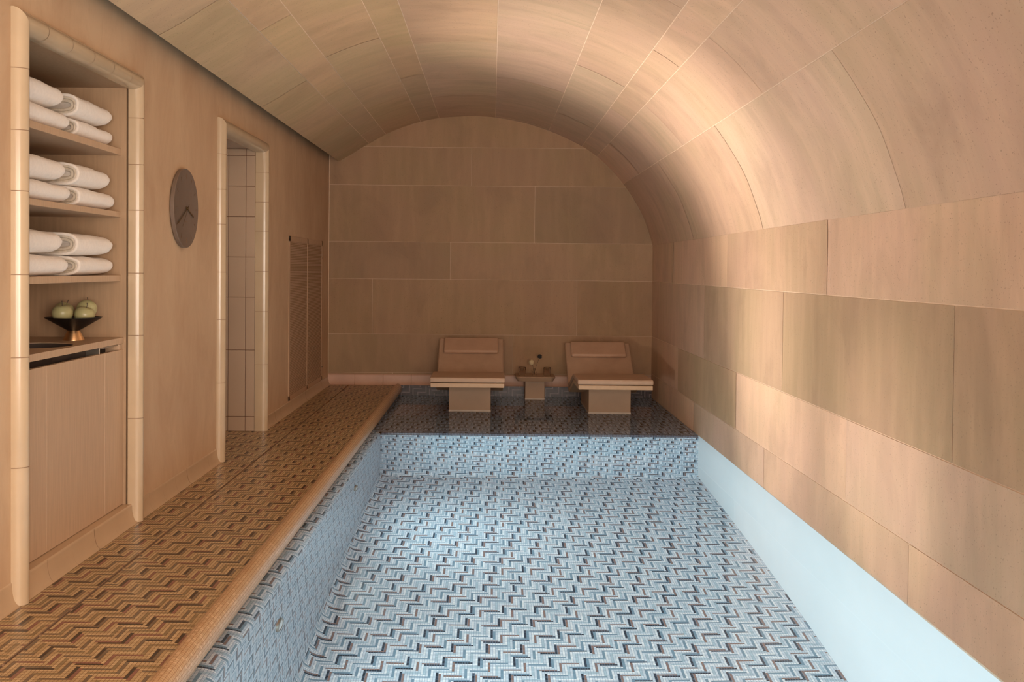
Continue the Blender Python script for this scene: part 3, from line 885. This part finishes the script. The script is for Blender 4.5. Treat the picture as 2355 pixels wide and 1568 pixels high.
# ------------------------------------------------------------------ towels
def make_towel(seed, L=.40, w=.27, h=.082):
    """folded towel lying along Y: rolled edge faces -Y, rounded fold at +Y; returns (outer, inner) meshes, front face at +X"""
    rd = random.Random(seed)
    K = 40
    def sect(yy, sx, sz, x0):
        pts = []
        for k in range(K):
            a = 2 * math.pi * k / K
            c, s = math.cos(a), math.sin(a)
            x = math.copysign(abs(c) ** .55, c) * w / 2 * sx - w / 2
            zz = (math.copysign(abs(s) ** .75, s) * .5 * sz) * h
            zz = max(zz, -h * .47)
            pts.append((x + x0, yy, zz + h * .47))
        return pts
    bm = bmesh.new()
    ys = [0, .006, .02, .05, .10, .16, .22, .27, .31, .335, .352, .366, .378, .387, .394, .3985]
    prev = None; first = None
    for i, yy in enumerate(ys):
        q = max(0, (yy - .352) / .048)
        e = math.sqrt(max(0.02, 1 - min(.985, q) ** 2.8))
        sag = 1 - .13 * max(0, (yy - .10) / .3) ** 1.5
        sx = 1 - .10 * (1 - e); sz = (e * .85 + .15 * e) * sag
        if i == 0: sx, sz = .985, .97
        pts = sect(yy * L / .4, sx, sz, 0)
        # keep every section resting on the base
        zoff = 0
        row = []
        for (x, y, z) in pts:
            n = mnoise.noise(Vector((x * 9 + seed, y * 9, z * 14))) * .004 + rd.uniform(-.0010, .0010)
            row.append(bm.verts.new((x + n, y + rd.uniform(-.001, .001), z * 1.0 + (n if z > h * .2 else 0) + (h * .47 * (1 - sz) * .35 if z < h * .47 else -0))))
        if prev:
            for k in range(K): bm.faces.new((prev[k], prev[(k + 1) % K], row[(k + 1) % K], row[k]))
        else: first = row
        prev = row
    bm.faces.new(prev)
    # turned-in edge of the outer layer
    inner = []
    cx_ = -w / 2
    for depth, th in ((.004, .012), (.02, .014)):
        row = [bm.verts.new((cx_ + (v.co.x - cx_) * (1 - th / (w / 2)), depth, h * .47 + (v.co.z - h * .47) * (1 - th / (h / 2)))) for v in first]
        src = inner if inner else first
        for k in range(K): bm.faces.new((src[(k + 1) % K], src[k], row[k], row[(k + 1) % K]))
        inner = row
    bm.faces.new(inner[::-1])
    bmesh.ops.recalc_face_normals(bm, faces=bm.faces)
    me = bpy.data.meshes.new('towel'); bm.to_mesh(me); bm.free()
    for p in me.polygons: p.use_smooth = True
    me.materials.append(M_towel)
    # inner rolled layers
    bm = bmesh.new()
    for (k1, k2, y0) in ((.80, .60, .003), (.55, .30, .007)):
        rows_ = []
        for f, yy in ((k1 + .06, .02), (k1 + .05, y0 + .004), (k1, y0), (k2 + .04, y0), (k2, y0 + .004), (k2 - .02, .02)):
            row = []
            for k in range(K):
                a = 2 * math.pi * k / K; c, s = math.cos(a), math.sin(a)
                wx = (w / 2 - (1 - f) * h * .5) * .97; wz = h * .5 * f * .93
                row.append(bm.verts.new((math.copysign(abs(c) ** .45, c) * wx - w / 2 + rd.uniform(-.0006, .0006), yy + rd.uniform(-.0008, .0008), math.copysign(abs(s) ** .7, s) * wz + h * .47)))
            rows_.append(row)
        for a_, b_ in zip(rows_, rows_[1:]):
            for k in range(K): bm.faces.new((a_[k], a_[(k + 1) % K], b_[(k + 1) % K], b_[k]))
    bmesh.ops.recalc_face_normals(bm, faces=bm.faces)
    mi = bpy.data.meshes.new('rolled_layers'); bm.to_mesh(mi); bm.free()
    for p in mi.polygons: p.use_smooth = True
    mi.materials.append(M_towel_in)
    return me, mi
protos = [make_towel(s, L, w, h) for s, L, w, h in ((1, .385, .27, .100), (2, .405, .27, .088), (3, .375, .27, .102), (4, .40, .27, .090))]
shelf_names = [('top', 1.738), ('middle', 1.447), ('lowest', 1.154)]
rd = random.Random(8)
for si, (sn, sz_) in enumerate(shelf_names):
    for st, (yy, stn) in enumerate(((3.695, 'near'), (4.197, 'far'))):
        z = sz_
        for lv_ in range(2):
            pi_ = (1, 0)[lv_] if (si + st) % 2 else (3, 2)[lv_]
            me, mi = protos[pi_]
            hh = (.100, .088, .102, .090)[pi_]
            o = link('folded_towel', me)
            o.location = (XS - .012 - rd.uniform(0, .008), yy + rd.uniform(-.008, .008) - (.008 if lv_ else 0), z)
            o.rotation_euler = (0, 0, rd.uniform(-.02, .02))
            ch = link('rolled_layers', mi); ch.parent = o
            z += hh * .98
            tag(o, 'folded white towel, %s of the pair in the %s stack on the %s niche shelf' % (('lower', 'upper')[lv_], 'left-hand' if st == 0 else 'right-hand', sn), 'towel', 'white towels on the niche shelves')

# ------------------------------------------------------------------ fruit bowl
BX, BY = -1.862, 4.430
t = empty('fruit_bowl', (BX, BY, ZC))
tag(t, 'black conical bowl on a brass foot holding green apples', 'bowl')
bm = bmesh.new(); lathe(bm, [(0, .0475), (.024, .0475), (.026, .044), (.120, .100), (.121, .1025), (.1175, .1025), (.026, .0505), (0, .0495)], 64)
bmesh.ops.recalc_face_normals(bm, faces=bm.faces)
mk('bowl_dish', bm, M_black, t, autosmooth=30)
bm = bmesh.new(); lathe(bm, [(0, 0), (.046, 0), (.046, .002), (.0255, .0445), (0, .0455)], 48)
bmesh.ops.recalc_face_normals(bm, faces=bm.faces)
mk('foot', bm, M_brass, t, autosmooth=30)
AP = [(0, .010), (.004, .004), (.014, -.001), (.024, .003), (.035, .013), (.043, .030), (.046, .046), (.043, .061), (.033, .074), (.021, .080), (.010, .078), (.004, .071), (0, .068)]
def apple_meshes():
    bm = bmesh.new()
    P = catmull(AP, 3)
    P = [(max(0, r), h) for r, h in P]
    P[0] = (0, P[0][1]); P[-1] = (0, P[-1][1])
    lathe(bm, P, 32)
    bmesh.ops.recalc_face_normals(bm, faces=bm.faces)
    me = bpy.data.meshes.new('apple'); bm.to_mesh(me); bm.free()
    for p in me.polygons: p.use_smooth = True
    me.materials.append(M_apple)
    bm = bmesh.new(); tube(bm, [(0, 0, .066), (.0015, 0, .080), (.001, .001, .092), (-.001, .002, .101)], [.0015, .0014, .0016, .0026], 8)
    ms = bpy.data.meshes.new('stem'); bm.to_mesh(ms); bm.free(); ms.materials.append(M_stem)
    return me, ms
ame, ams = apple_meshes()
for dx, dy, dz, rx, ry, sc_, lab in ((-.026, -.055, .079, .10, .05, .96, 'green apple with an upright stem, at the left of the bowl'),
                                (.047, .002, .071, .20, .15, .95, 'squat green apple at the front right of the bowl'),
                                (.024, .086, .094, -.35, .10, .96, 'green apple leaning at the back right of the bowl'),
                                (-.060, .042, .090, -.3, .2, .90, 'green apple mostly hidden behind the others in the bowl')):
    o = link('apple', ame); o.rotation_euler = (rx, ry, dx * 20); o.scale = (sc_, sc_, sc_)
    cc = Vector((BX + dx, BY + dy, ZC + dz + .040 * sc_))
    o.location = cc - o.rotation_euler.to_matrix() @ Vector((0, 0, .040 * sc_))
    c = link('stem', ams); c.parent = o
    tag(o, lab, 'apple', 'green apples in the bowl')
